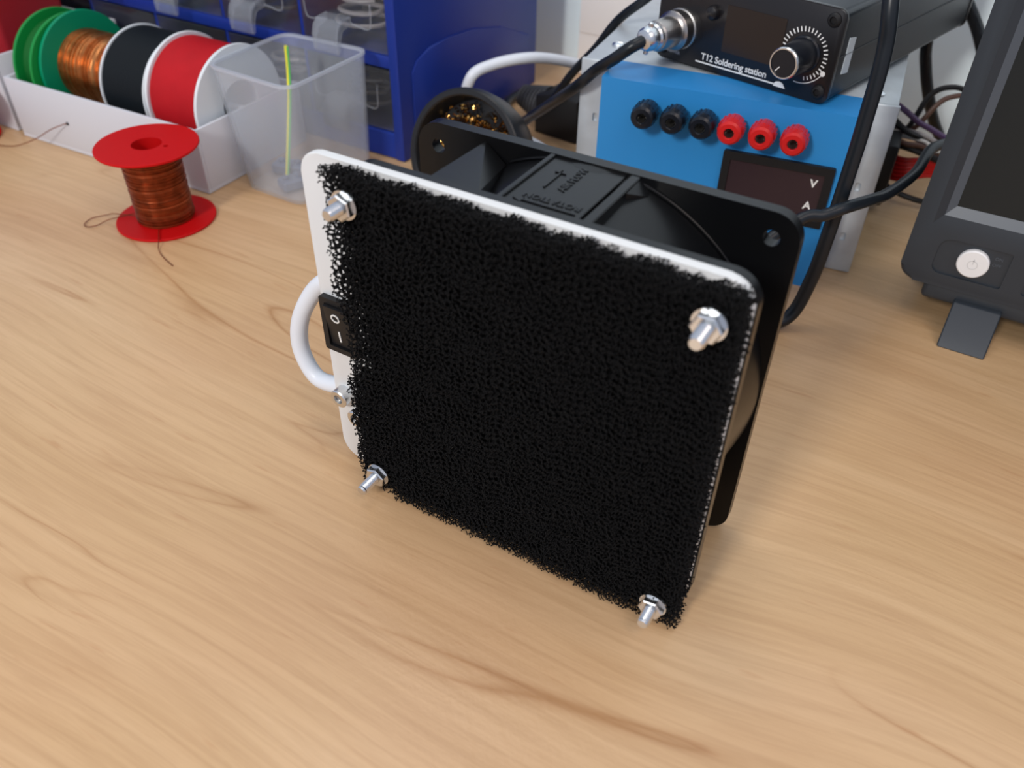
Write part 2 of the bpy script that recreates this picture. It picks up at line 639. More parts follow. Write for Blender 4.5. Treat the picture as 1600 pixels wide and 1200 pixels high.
# motor hub, struts and blades
bm = bmesh.new()
lathe(bm, [(0, 5), (24, 5), (26, 7), (26, 33), (25, 35), (0, 35)], (0, 0, 60), (0, 1, 0), 40, cap=False)
hub = obj('motor_hub', bm, M_BLK, FE)
for k in range(4):
    bm = bmesh.new()
    a = PI / 4 + k * PI / 2
    mt = Matrix.Translation((0, 0, 60)) @ Matrix.Rotation(-a, 4, 'Y')
    box(bm, 25, 57.3, 34.5, 37.6, -1.6, 1.6, 0.3, 1, mt)
    obj('strut', bm, M_BLK, FE)
bl = None
for k in range(7):
    if bl is None:
        bm = bmesh.new()
        grid = []
        for i in range(7):
            r = 26 + 28.5 * i / 6
            row = []
            for j in range(6):
                t = j / 5
                a = -0.42 + 0.84 * t + 0.10 * i / 6
                yy = 8 + 20 * t + 2.5 * math.sin(PI * t)
                row.append((r * math.cos(a), yy, r * math.sin(a)))
            grid.append(row)
        A = [[bm.verts.new(p) for p in row] for row in grid]
        B = [[bm.verts.new((p[0], p[1] + 1.3, p[2])) for p in row] for row in grid]
        for i in range(6):
            for j in range(5):
                bm.faces.new((A[i][j], A[i][j + 1], A[i + 1][j + 1], A[i + 1][j]))
                bm.faces.new((B[i][j], B[i + 1][j], B[i + 1][j + 1], B[i][j + 1]))
        for i in range(6):
            bm.faces.new((A[i][0], A[i + 1][0], B[i + 1][0], B[i][0]))
            bm.faces.new((A[i][5], B[i][5], B[i + 1][5], A[i + 1][5]))
        for j in range(5):
            bm.faces.new((A[0][j], B[0][j], B[0][j + 1], A[0][j + 1]))
            bm.faces.new((A[6][j], A[6][j + 1], B[6][j + 1], B[6][j]))
        bl = obj('fan_blade', bm, M_BLK, FE)
        bl.location = (0, 0, 0.06)
    else:
        c = bl.copy()
        C.objects.link(c)
        c.rotation_euler = (0, 2 * PI * k / 7, 0)

# reticulated foam: open-cell strut network grown on a jittered Kelvin-cell lattice
rng = np.random.default_rng(3)
A_ = 2.3
X0, X1, Z0, Z1 = -57.2, 60.3, 0.6, 123.0
YF, YB = -12.9, -3.05
nx, ny, nz = int((X1 - X0) / A_) + 3, int((YB - YF) / A_) + 3, int((Z1 - Z0) / A_) + 3
cell = []
for perm in ((0, 1, 2), (1, 2, 0), (2, 0, 1), (0, 2, 1), (2, 1, 0), (1, 0, 2)):
    for s1 in (1, -1):
        for s2 in (1, -1):
            p = [0, 0, 0]
            p[perm[0]] = 0
            p[perm[1]] = s1
            p[perm[2]] = 2 * s2
            cell.append(tuple(p))
cell = sorted(set(tuple(c) for c in cell))       # 24 vertices, units of a/4
cell = np.array(cell)
ii, jj, kk = np.meshgrid(np.arange(-1, nx), np.arange(-1, ny), np.arange(-1, nz), indexing='ij')
base = np.stack([ii.ravel(), jj.ravel(), kk.ravel()], 1) * 4
cents = np.concatenate([base, base + 2])
ed = [(a, b) for a in range(24) for b in range(a + 1, 24) if ((cell[a] - cell[b]) ** 2).sum() == 2]
ed = np.array(ed)
off = 64
Av = (cents[:, None, :] + cell[ed[:, 0]][None]).reshape(-1, 3) + off
Bv = (cents[:, None, :] + cell[ed[:, 1]][None]).reshape(-1, 3) + off
ka = (Av[:, 0].astype(np.int64) * 4096 + Av[:, 1]) * 4096 + Av[:, 2]
kb = (Bv[:, 0].astype(np.int64) * 4096 + Bv[:, 1]) * 4096 + Bv[:, 2]
lo, hi = np.minimum(ka, kb), np.maximum(ka, kb)
uq = np.unique(np.stack([lo, hi], 1), axis=0)
keys, inv = np.unique(uq.ravel(), return_inverse=True)
inv = inv.reshape(-1, 2)
pos = np.stack([keys // (4096 * 4096), (keys // 4096) % 4096, keys % 4096], 1) - off
pos = pos * (A_ / 4.0)
pos = pos + rng.normal(0, 0.15, pos.shape)
# gentle rotation of the lattice so that no rows line up, then slow warping
th = 0.55
P2 = pos.copy()
cx_, cz_ = nx * A_ / 2, nz * A_ / 2
dx, dz = pos[:, 0] - cx_, pos[:, 2] - cz_


def foam_positions(rot):
    q = np.empty_like(pos)
    q[:, 0] = dx * math.cos(rot) - dz * math.sin(rot)
    q[:, 2] = dx * math.sin(rot) + dz * math.cos(rot)
    q[:, 1] = pos[:, 1]
    q[:, 0] += (X0 + X1) / 2
    q[:, 2] += (Z0 + Z1) / 2
    q[:, 1] += YF - 1.0
    return q


q = foam_positions(0.0)
q[:, 0] += 0.8 * np.sin(q[:, 2] * 0.31) + 0.5 * np.sin(q[:, 2] * 0.83 + q[:, 1] * 0.9)
q[:, 2] += 0.8 * np.sin(q[:, 0] * 0.27 + 1) + 0.5 * np.sin(q[:, 0] * 0.9 + q[:, 1] * 0.7)
q[:, 1] += 0.35 * np.sin(q[:, 0] * 0.5) * np.cos(q[:, 2] * 0.45)


def wob(t, s):
    return 0.8 * np.sin(t * 0.35 + s) + 0.45 * np.sin(t * 0.95 + 2 * s) + 0.25 * np.sin(t * 2.1 + s * 3)


front = YF + 0.3 * np.sin(q[:, 0] * 0.21) * np.sin(q[:, 2] * 0.19)
for hx, hz in hc:
    dd = np.sqrt((q[:, 0] - hx) ** 2 + (q[:, 2] - hz) ** 2)
    front = front + 1.9 * np.clip(1 - (dd - 4) / 7, 0, 1)
# the edges of the pad are thinner than its middle, cut a little slanted
tz_ = (q[:, 1] - YB) / (YF - YB)
left = X0 - 2.4 + wob(q[:, 2], 0.4) * 0.7 - 3.6 * (1 - tz_) * np.clip((100 - q[:, 2]) / 60, 0, 1)
top = Z1 + 0.2 + wob(q[:, 0], 1.7) * 0.7 - 3.8 * (1 - tz_)
inside = (q[:, 0] > left) & (q[:, 0] < X1 - 0.6 * (1 - tz_) + 0.3 * wob(q[:, 2], 2.2)) & (q[:, 2] > Z0 + 0.25 * wob(q[:, 0], 0.9)) & (q[:, 2] < top) & (q[:, 1] > front) & (q[:, 1] < YB)
inside &= q[:, 2] > 0.3
border = np.minimum.reduce([q[:, 0] - X0, X1 - q[:, 0], q[:, 2] - Z0, Z1 - q[:, 2]])
deep = (border > 8) & (q[:, 1] > -7.6)
keep = inside & ~deep
# cut-out round the rocker switch
keep &= ~((q[:, 0] < -57.0) & (q[:, 2] > 48) & (q[:, 2] < 73))
ea, eb = inv[:, 0], inv[:, 1]
kin = keep[ea].astype(int) + keep[eb]
rnd = rng.random(len(ea))
nearb = border[ea] < 1.5
sel = (kin == 2) & ~(nearb & (rnd < 0.10)) | ((kin == 1) & (rnd < 0.25) & inside[ea] == inside[eb]) & (kin == 1) & (q[ea, 2] > 0.5) & (q[eb, 2] > 0.5) & (q[ea, 1] < YB) & (q[eb, 1] < YB) & ~deep[ea] & ~deep[eb]
E0, E1 = q[ea[sel]], q[eb[sel]]
d = E1 - E0
ln = np.linalg.norm(d, axis=1)
ok = (ln > 0.15) & (ln < 2.2)
E0, E1, d, ln = E0[ok], E1[ok], d[ok], ln[ok]
d /= ln[:, None]
ref = np.where(np.abs(d[:, 2:3]) < 0.8, np.array([[0, 0, 1.0]]), np.array([[1.0, 0, 0]]))
u = np.cross(d, ref)
u /= np.linalg.norm(u, axis=1)[:, None]
w = np.cross(d, u)
ne = len(E0)
rr = rng.uniform(0.12, 0.19, ne)[:, None]
a0 = rng.uniform(0, 2 * PI, ne)
vv = np.empty((ne, 6, 3))
for k in range(3):
    a = a0 + 2 * PI * k / 3
    dirv = (u * np.cos(a)[:, None] + w * np.sin(a)[:, None]) * rr
    vv[:, k] = E0 + dirv
    vv[:, 3 + k] = E1 + dirv
F = np.array([[0, 1, 4, 3], [1, 2, 5, 4], [2, 0, 3, 5]])
faces = (np.arange(ne)[:, None, None] * 6 + F[None]).reshape(-1, 4)
# thickened nodes where the struts meet, on the rim and the front skin of the pad
used = np.unique(np.concatenate([ea[sel], eb[sel]]))
used = used[(border[used] < 5) | (q[used, 1] < YF + 2.2)]
nn = len(used)
octa = np.array([[1, 0, 0], [-1, 0, 0], [0, 1, 0], [0, -1, 0], [0, 0, 1], [0, 0, -1]], float)
OF = np.array([[0, 2, 4], [2, 1, 4], [1, 3, 4], [3, 0, 4], [2, 0, 5], [1, 2, 5], [3, 1, 5], [0, 3, 5]])
nv = q[used][:, None, :] + octa[None] * rng.uniform(0.26, 0.40, (nn, 1, 1))
nf = (ne * 6 + np.arange(nn)[:, None, None] * 6 + OF[None]).reshape(-1, 3)
allv = np.concatenate([vv.reshape(-1, 3), nv.reshape(-1, 3)])
me = bpy.data.meshes.new('foam_filter')
me.vertices.add(len(allv))
me.vertices.foreach_set('co', (allv.reshape(-1) * S).astype(np.float32))
me.loops.add(faces.size + nf.size)
me.loops.foreach_set('vertex_index', np.concatenate([faces.reshape(-1), nf.reshape(-1)]).astype(np.int32))
me.polygons.add(len(faces) + len(nf))
me.polygons.foreach_set('loop_start', np.concatenate([np.arange(len(faces)) * 4, faces.size + np.arange(len(nf)) * 3]).astype(np.int32))
me.update(calc_edges=True)
me.materials.append(M_FOAM)
fo = bpy.data.objects.new('foam_filter', me)
C.objects.link(fo)
fo.parent = FE
fo['kind'] = 'stuff'
fo['label'] = 'coarse black open-cell carbon foam pad'
print('foam struts', ne)
bm = bmesh.new()
box(bm, X0 + 4.2, X1 - 2.2, -7.6, -3.05, Z0 + 3, Z1 - 7.5, 1.0, 1)
obj('foam_core', bm, M_FOAM, FE)

# bolts, nuts
tipd = [-8.4, -9.6, -8.2, -10.2]
for (hx, hz), tp in zip(hc, (-21.0, -19.4, -18.4, -19.8)):
    bm = bmesh.new()
    prof = [(0, 6.5), (3.4, 6.5), (3.4, 4.1), (2.0, 4.05)]
    y = 4.0
    prof.append((2.0, -9.0))
    y = -9.0
    while y > tp + 1.0:
        prof += [(2.0, y), (1.72, y - 0.35)]
        y -= 0.7
    prof += [(1.9, tp + 0.6), (1.5, tp), (0, tp)]
    lathe(bm, prof, (hx, 0, hz), (0, 1, 0), 20, cap=False)
    bo = obj('bolt', bm, M_STEEL, FE, smooth=20)
    bm = bmesh.new()
    a0 = random.uniform(0, 1)
    hexo = [(hx + 4.04 * math.cos(a0 + k * PI / 3), hz + 4.04 * math.sin(a0 + k * PI / 3)) for k in range(6)]
    prism(bm, hexo, -13.8, -11.0, 'xz', 0.4, 1)
    obj('nut', bm, M_STEEL, bo, smooth=15)
    bm = bmesh.new()
    lathe(bm, [(2.1, -11.4), (4.4, -11.4), (4.4, -10.7), (2.1, -10.7)], (hx, 0, hz), (0, 1, 0), 24)
    obj('washer', bm, M_STEEL, bo)

# two socket-head screws clamping the cable
for i, (cx, cz) in enumerate(((-70.6, 31.0), (-66.2, 22.2))):
    bm = bmesh.new()
    yf = -7.2 if i == 0 else -5.2
    rr_ = 3.5 if i == 0 else 3.3
    lathe(bm, [(0, 1), (rr_, 1), (rr_, yf + 0.35), (rr_ - 0.4, yf), (1.75, yf), (1.6, yf + 2.0), (0, yf + 2.0)], (cx, 0, cz), (0, 1, 0), 28, cap=False)
    lathe(bm, [(0, 8), (1.9, 8), (1.9, 0), (0, 0)], (cx, 0, cz), (0, 1, 0), 16, cap=False)
    sc_ = obj('socket_screw', bm, M_STEEL, FE)
    bm = bmesh.new()
    prism(bm, [(cx + 1.72 * math.cos(k * PI / 3), cz + 1.72 * math.sin(k * PI / 3)) for k in range(6)], yf + 0.9, yf + 1.1, 'xz')
    obj('hex_socket', bm, M_DSTEEL, sc_)
bm = bmesh.new()
box(bm, -76.5, -61, 7.2, 9.5, 22, 36, 0.8, 2)
obj('cable_clamp', bm, M_WHITE, FE)

# rocker switch
bm = bmesh.new()
o_, i_ = rrect(-74.2, -60.2, 51.0, 72.0, 0.8, 3), rrect(-72.2, -62.2, 53.0, 70.0, 0.5, 3)
ring_plate(bm, o_, i_, -5.1, -3.0)
box(bm, -72.6, -61.8, -3.2, 14, 52.6, 70.4, 0.3, 1)
sw = obj('rocker_switch', bm, M_BLKM, FE, 'black rocker switch marked O and I')
bm = bmesh.new()
prism(bm, [(-3.4, 69.8), (-6.3, 69.6), (-5.0, 61.4), (-4.2, 53.4), (-3.4, 53.2)], -72.0, -62.4, 'yz', 0.15, 1)
obj('rocker', bm, M_BLKM, sw)


def ringmark(bm, cx, cz, r, w_, y, n=24):
    ring_plate(bm, circ(r, n, cx, cz), circ(r - w_, n, cx, cz), y - 0.1, y + 0.2)


bm = bmesh.new()
ringmark(bm, 0, 0, 1.75, 0.5, 0)
rm = obj('off_mark', bm, M_PRINT, sw)
rm.location = Vector((-67.6, -5.8, 65.5)) * S
rm.rotation_euler = (math.atan2(1.3, 8.2), 0, 0)
bm = bmesh.new()
box(bm, -0.32, 0.32, -0.1, 0.2, -2.2, 2.2)
om = obj('on_mark', bm, M_PRINT, sw)
om.location = Vector((-67.6, -4.72, 57.6)) * S
om.rotation_euler = (math.atan2(0.8, 8.0), 0, 0)

# white mains cable: from under the clamp, loop beside the plate, behind the fan, over to the wall
bm = bmesh.new()
tube(bm, [(-62, 4.6, 30.5), (-71, 4.3, 28.5), (-81, 4.6, 24.5), (-92, 5, 23.5), (-98.6, 6, 33), (-97.5, 7, 46), (-90, 8.5, 60), (-80, 10, 69), (-68, 22, 74), (-66, 48, 60), (-80, 80, 34), (-86, 110, 12), (-92, 150, 4), (-95, 195, 3.4), (-104, 232, 3.6), (-132, 252, 8), (-162, 254, 14), (-181, 244, 27), (-176.2, 240, 46.9), (-168.4, 252, 52.3), (-156.3, 268, 53.6), (-149.9, 288, 48.7), (-143.6, 315, 38.6), (-138, 345, 26), (-140, 370, 20)], 3.2, 14, 8)
obj('white_cable', bm, M_CABLEW, FE, 'white mains cable')

# ------------------------------------------------------------------ bench power supply
PS = thing('bench_power_supply', 'bench power supply with sky-blue front cover, six binding posts and grey metal case', 'power supply', (-68.8, 186.3, 0), 0.134)
bm = bmesh.new()
# metal case: thin-walled box with a front flange either side
box(bm, -16.5, 127.6, 23.5, 163, 0.2, 84.0, 1.0, 2)
case = obj('metal_case', bm, M_ALU, PS)
for x0, x1 in ((-17.5, 0.2), (113.2, 128.4)):
    bm = bmesh.new()
    box(bm, x0, x1, 21.5, 24, 0.2, 84.2, 0.8, 2)
    fl = obj('case_flange', bm, M_ALU, PS)
    cuts = []
    xm = (x0 + x1) / 2
    for z in ((14, 56) if x0 < 0 else (19, 45)):
        cuts.append(cutter(lambda b, z=z, xm=xm: box(b, xm - 1.4, xm + 1.4, 21, 22.9, z - 2.3, z + 2.3, 0.9, 2)))
    boolean(fl, cuts)
bm = bmesh.new()
prism(bm, [(0, 0), (0, 84.9), (23.5, 84.9), (23.5, 83.4), (1.6, 83.4), (1.6, 1.0), (23.5, 1.0), (23.5, 0)], 0, 113.6, 'yz')
box(bm, 0, 1.5, 0.8, 23, 0.5, 84)
box(bm, 112.1, 113.6, 0.8, 23, 0.5, 84)
cov = obj('blue_cover', bm, M_SKY, PS, 'sky-blue front cover')
for sx, sy in ((-6.5, 46), (117.5, 33), (117.5, 120)):
    bm = bmesh.new()
    lathe(bm, [(3.6, 0), (3.5, 0.9), (2.4, 1.7), (0, 2.0)], (sx, sy, 84), (0, 0, 1), 20)
    box(bm, sx - 2.0, sx + 2.0, sy - 0.35, sy + 0.35, 85.5, 86.1)
    obj('case_screw', bm, M_STEEL, PS)
post0 = None
for i, px in enumerate((23.7, 37.0, 50.2, 62.9, 76.4, 90.0)):
    red = i >= 3
    m_ = M_POSTR if red else M_POSTB
    bm = bmesh.new()
    lathe(bm, [(0, 0.2), (4.2, 0.2), (4.2, -2.0), (4.9, -2.4), (5.6, -5.0), (5.7, -9.5), (5.2, -12.4), (4.3, -13.4), (2.5, -13.5), (2.15, -13.0), (2.0, -6), (0, -6)], (px, 0, 73.8), (0, 1, 0), 28, cap=False)
    for k in range(16):   # knurl ribs
        a = 2 * PI * k / 16
        mt = Matrix.Translation((px, 0, 73.8)) @ Matrix.Rotation(a, 4, 'Y')
        box(bm, 5.2, 5.85, -9.6, -4.2, -0.45, 0.45, 0, 1, mt)
    p_ = obj('binding_post', bm, m_, PS, ('red' if red else 'black') + ' binding post')
    bm = bmesh.new()
    lathe(bm, [(2.1, -12.4), (2.1, -7), (1.2, -7), (1.2, -12.4)], (px, 0, 73.8), (0, 1, 0), 16, cap=False)
    obj('contact', bm, M_DSTEEL, p_)
# volt-ammeter
bm = bmesh.new()
ring_plate(bm, rrect(60.7, 109.8, 32.4, 61.6, 0.8, 3), rrect(64.2, 106.0, 35.4, 57.8, 0.5, 3), -2.2, 0.3)
vm = obj('panel_meter', bm, M_BLKM, PS, 'black panel meter with dark unlit window')
bm = bmesh.new()
box(bm, 64.0, 106.2, -1.2, 0.2, 35.2, 58.0)
obj('meter_window', bm, M_METER, vm)
text('printed_letter', 'V', 5.0, M_PRINT, vm, (102.0, -1.3, 53.0), (PI / 2, 0, 0), 0.06, weight=0.14)
text('printed_letter', 'A', 5.0, M_PRINT, vm, (101.6, -1.3, 42.2), (PI / 2, 0, 0), 0.06, weight=0.14)

# wires coming out of the back of the supply (world coordinates)
PSi = (Matrix.Translation(Vector((-68.8, 186.3, 0))) @ Matrix.Rotation(0.134, 4, 'Z')).inverted()


def psw(pts):
    return [PSi @ Vector(p) for p in pts]


WR = [
    (M_BLKM, 1.5, [(40, 334, 26), (52, 330, 36), (57.2, 335, 53.2), (64.6, 340, 58.4), (75, 345, 55.8), (90, 346, 40), (96, 340, 20)]),
    (M_BROWNW, 1.4, [(40, 336, 24), (55, 332, 36), (62.3, 335, 49.7), (67.7, 340, 53.8), (76, 345, 52.9), (88, 346, 38), (94, 338, 18)]),
    (M_PURP, 1.6, [(36, 334, 50), (50, 322, 48), (57, 322, 44), (63, 325, 40.8), (72, 330, 35.7), (84, 334, 31), (98, 330, 24)]),
    (M_PURP, 1.4, [(36, 336, 40), (52, 322, 38), (64, 322, 33), (76, 326, 29), (96, 328, 22)]),
    (M_BLKM, 1.6, [(36, 330, 46), (52, 318, 40), (63, 320, 36), (74, 326, 30), (96, 330, 20)]),
    (M_BROWNW, 1.5, [(36, 330, 38), (52, 316, 34), (63, 318, 33), (72, 324, 27), (96, 330, 16)]),
    (M_WHITE, 1.2, [(38, 328, 32), (58, 319, 36), (64.7, 320, 35), (69, 321, 31.0), (75, 322, 32), (86, 326, 33)]),
    (M_GREYP, 1.2, [(38, 330, 36), (60, 320, 38.5), (70, 322, 35), (80, 326, 30), (92, 330, 26)]),
    (M_BLKM, 1.8, [(38, 325, 28), (52, 318, 31), (66, 318, 29), (84, 324, 22), (100, 328, 14)]),
    (M_BLKM, 1.6, [(38, 325, 14), (52, 316, 8), (66, 314, 5), (84, 318, 3), (100, 322, 2.5)]),
]
for k in range(6):
    WR.append((M_POSTR, 1.35, [(38, 328, 23.5 - 2.6 * k), (54, 320 + 0.3 * k, 23.0 - 2.5 * k), (63, 321, 24.0 - 2.1 * k), (72, 325, 25 - 1.9 * k), (84, 330, 25 - 2.2 * k), (98, 330, 20 - 2.3 * k)]))
for m_, r_, pts in WR:
    bm = bmesh.new()
    tube(bm, psw(pts), r_, 8, 6)
    obj('output_wire', bm, m_, PS)
bm = bmesh.new()
pts = psw([(49, 316, 16)])
box(bm, 127.7, 137, 92, 116, 4, 39, 2.0, 2)
obj('cable_grommet', bm, M_BLKM, PS)

# ------------------------------------------------------------------ soldering station
SY = -0.225
SS = thing('soldering_station', 'black soldering station box standing on top of the blue power supply', 'soldering station', (27.3, 205.1, 86.0), SY)
W_ = 88.6
bm = bmesh.new()
prism(bm, rrect(-W_, 0, 0, 37.6, 3.0, 5), 2.0, 150, 'xz', 0.3, 1)
obj('case', bm, M_BLACKBOX, SS)
bm = bmesh.new()
prism(bm, rrect(-W_ - 0.6, 0.6, -0.6, 38.2, 4.0, 6), -0.2, 2.0, 'xz', 0.5, 2)
obj('face_plate', bm, M_FACE, SS)
bm = bmesh.new()
prism(bm, rrect(-W_ - 0.4, 0.4, -0.4, 38.0, 3.2, 6), 149.8, 152, 'xz', 0.5, 2)
obj('rear_plate', bm, M_FACE, SS)
for fx, fy in ((-74, 32), (-10, 32), (-74, 126), (-10, 122)):
    bm = bmesh.new()
    lathe(bm, [(0, 0.1), (5, 0.1), (4.6, -0.5), (4.2, -1.4), (0, -1.4)], (fx, fy, 0), (0, 0, 1), 20, cap=False)
    obj('rubber_foot', bm, M_BLKM, SS)
for z in (18.8,):
    bm = bmesh.new()
    box(bm, -0.05, 0.35, 3, 149, z - 0.3, z + 0.3)
    obj('side_rib', bm, M_BLACKBOX, SS)
bm = bmesh.new()
prism(bm, [(8.6, 10.6), (14.6, 9.9), (14.6, 24.6), (8.6, 25.6)], 0.0, 0.35, 'yz')
obj('warranty_sticker', bm, mat('pale_sticker', (0.52, 0.58, 0.62), 0.6), SS, 'small pale grey sticker')
for x_, z_ in ((-4.3, 33.6), (-3.9, 4.3), (-W_ + 4.2, 33.6), (-W_ + 4.2, 4.3)):
    bm = bmesh.new()
    lathe(bm, [(0, 0), (2.9, -0.2), (2.9, -1.0), (2.3, -1.7), (1.5, -1.9), (1.4, -1.0), (0, -1.0)], (x_, 0, z_), (0, 1, 0), 20, cap=False)
    obj('face_screw', bm, M_BLKM, SS)
bm = bmesh.new()
box(bm, -53.5, -24.5, -0.45, 0, 9.5, 29.5)
obj('display_window', bm, M_DISP, SS)
# encoder knob
bm = bmesh.new()
kx, kz = -14.3, 17.6
lathe(bm, [(0, 0), (7.6, 0), (7.6, -0.9), (7.0, -1.6), (6.5, -15.6)], (kx, 0, kz), (0, 1, 0), 40, cap=False)
lathe(bm, [(6.5, -15.6), (6.0, -16.9), (5.6, -16.9), (5.5, -16.6), (0, -16.6)], (kx, 0, kz), (0, 1, 0), 40, cap=False)
kn = obj('dial_knob', bm, M_POSTB, SS, 'black dial knob with bright rim')
bm = bmesh.new()
lathe(bm, [(6.55, -15.9), (6.5, -16.6), (6.1, -17.1), (5.6, -17.1), (5.6, -16.3)], (kx, 0, kz), (0, 1, 0), 40, cap=False)
obj('knob_rim', bm, M_STEEL, kn)
bm = bmesh.new()
mt = Matrix.Translation((kx, 0, kz)) @ Matrix.Rotation(math.radians(40), 4, 'Y')
box(bm, -0.2, 0.2, -16.75, -16.5, -4.9, -2.2, 0, 1, mt)
obj('pointer', bm, M_PRINT, kn)
# scale ticks printed round the knob
bm = bmesh.new()
nt_ = 30
for k in range(nt_ + 1):
    a = math.radians(215 - 290 * k / nt_)
    L_ = 2.1 - 1.0 * (k / nt_)
    L_ = 1.6 if k < 4 else 2.3 - 0.7 * k / nt_
    mt = Matrix.Translation((kx, 0, kz)) @ Matrix.Rotation(-a, 4, 'Y')
    box(bm, 9.1, 9.1 + L_, -0.32, -0.1, -0.26, 0.26, 0, 1, mt)
obj('dial_scale', bm, M_PRINT, SS, 'white printed tick marks', smooth=0)
bm = bmesh.new()
pts = [(kx + 11.9 * math.cos(math.radians(a)), -0.25, kz + 11.9 * math.sin(math.radians(a))) for a in range(-98, -27, 5)]
tube(bm, pts, 0.22, 6, 1, False)
lathe(bm, [(0, -0.4), (1.1, -0.35), (1.1, -0.1)], (kx + 11.9 * math.cos(math.radians(-29)), 0, kz + 11.9 * math.sin(math.radians(-29))), (0, 1, 0), 14)
obj('dial_arc', bm, M_PRINT, SS)
text('printed_title', 'T12 Soldering station', 4.15, M_PRINT, SS, (-46.2, -0.3, 4.9), (PI / 2, 0, 0), 0.06, shear=0.0, space=0.96, weight=0.05)
bm = bmesh.new()
box(bm, -66.0, -24.5, -0.36, -0.1, 2.0, 2.6)
prism(bm, [(-24.9, 1.5), (-24.9, 2.6), (-24.0, 3.5), (-22.4, 3.9), (-20.6, 3.4), (-19.2, 1.5)], -0.36, -0.1, 'xz')
obj('underline', bm, M_PRINT, SS)
text('printed_title', 'POWER', 2.0, M_PRINTD, SS, (-78.5, -0.3, 3.4), (PI / 2, 0, 0), 0.05, weight=0.05)
bm = bmesh.new()
lathe(bm, [(3.2, 0), (3.2, -1.3), (2.6, -2.6), (1.2, -3.2), (0, -3.3)], (-60.3, 0, 24.8), (0, 1, 0), 20)
obj('indicator_lamp', bm, M_FACE, SS)
# socket
bm = bmesh.new()
lathe(bm, [(9.0, 0), (9.0, -1.8), (8.2, -2.4), (8.2, -4), (0, -4)], (-76.0, 0, 14.6), (0, 1, 0), 32)
obj('iron_socket', bm, M_DSTEEL, SS)

# soldering iron lead with its plug
SM = Matrix.Translation(Vector((27.3, 205.1, 86.0))) @ Matrix.Rotation(SY, 4, 'Z')
pc = SM @ Vector((-76.0, -2.5, 14.6))
pdir = (SM.to_3x3() @ Vector((-0.04, -1, 0.02))).normalized()
IL = thing('iron_lead', 'thick black soldering iron lead with silver round plug in the station front', 'cable', tuple(pc))
bm = bmesh.new()
pr_ = [(0, 0), (8.6, 0), (8.8, 1.5), (8.8, 5.0), (8.0, 6.0), (6.9, 6.6), (6.7, 16.5), (6.3, 17.2)]
lathe(bm, pr_ + [(5.9, 17.4), (0, 17.4)], (0, 0, 0), tuple(pdir), 32, cap=False)
plug = obj('plug', bm, mat('brushed_plug_metal', (0.42, 0.39, 0.37), 0.3, 1.0), IL, 'silver round screw plug')
bm = bmesh.new()
lathe(bm, [(5.9, 17.2), (5.9, 19), (5.3, 20), (5.6, 21), (5.2, 24.0), (4.2, 25.5), (3.0, 26)], (0, 0, 0), tuple(pdir), 24)
n1 = pdir.orthogonal().normalized()
for k in range(2):
    dd = Matrix.Rotation(k * PI + 0.7, 3, pdir) @ n1
    lathe(bm, [(1.2, 0), (1.2, 2.2), (0.8, 2.5)], tuple(pdir * 22 + dd * 4.6), tuple(dd), 10)
obj('cord_clamp', bm, M_STEEL, plug)
bm = bmesh.new()
st = pdir * 23
pl = [tuple(st), tuple(st + pdir * 7 + Vector((-3, 1, -3)))]
for p in ((-66.5, 191.8, 91.2), (-77.5, 197, 82.6), (-89.2, 201, 71.2), (-120.6, 229, 44.8), (-138, 245, 30.5), (-158, 262, 14), (-178, 285, 4), (-196, 315, 3.2), (-196, 345, 3.2)):
    pl.append(tuple(Vector(p) - pc))
tube(bm, pl, 2.75, 12, 8)
obj('cord', bm, M_CABLEB, IL)

# second lead running down from above the station
bm = bmesh.new()
tube(bm, [(-62, 398, 2.8), (-60, 396, 40), (-52, 380, 100), (-44, 340, 132), (-52, 300, 128), (-64, 276, 116), (-80.4, 260, 100.4), (-96.8, 262, 86.0), (-109.5, 264, 68.6), (-126.4, 270, 49.5), (-147, 284, 23.5), (-163, 296, 8), (-172, 318, 3.0), (-172, 345, 2.6), (-165, 380, 2.6)], lambda t: 1.9 + 0.5 * min(1, t * 2), 12, 8)
tag(obj('mains_lead', bm, M_CABLEB), 'thinner black lead running down beside the white box and crossing above the thick iron lead', 'cable')

# black plug pack lying behind
AD = thing('plug_adapter', 'black plug with ribbed cord sleeve lying on the desk beside the grey case', 'plug', (-151, 302, 0), -0.12)
bm = bmesh.new()
prism(bm, [(-8, 0.2), (24, 0.2), (24, 27), (8, 28), (-8, 24)], -14, 14, 'xz', 1.5, 2)
obj('plug_body', bm, M_BLKM, AD)
bm = bmesh.new()
prof = [(0, 0)]
for k in range(7):
    r_ = 12.5 - k * 0.9
    prof += [(r_, 0.2 + k * 3), (r_, 2.0 + k * 3), (r_ - 1.6, 2.1 + k * 3), (r_ - 1.6, 3.0 + k * 3)]
prof += [(0, 21.6)]
lathe(bm, prof, (-8, 0, 13), (-1, 0, 0.1), 20, cap=False)
obj('ribbed_sleeve', bm, mat('dark_grey_rubber', (0.035, 0.036, 0.04), 0.5), AD)

# white box against the wall
WB = thing('wall_box', 'shallow white box standing against the wall behind the black leads', 'box', (-174, 404, 0))
bm = bmesh.new()
box(bm, -13, 70, -6, 7.5, 0.2, 120, 1.5, 2)
obj('box_body', bm, M_BOXW, WB)
bm = bmesh.new()
box(bm, -12.0, 68.5, -7.4, -5.5, 30, 118.5, 0.8, 2)
obj('box_lid', bm, M_BOXW, WB)

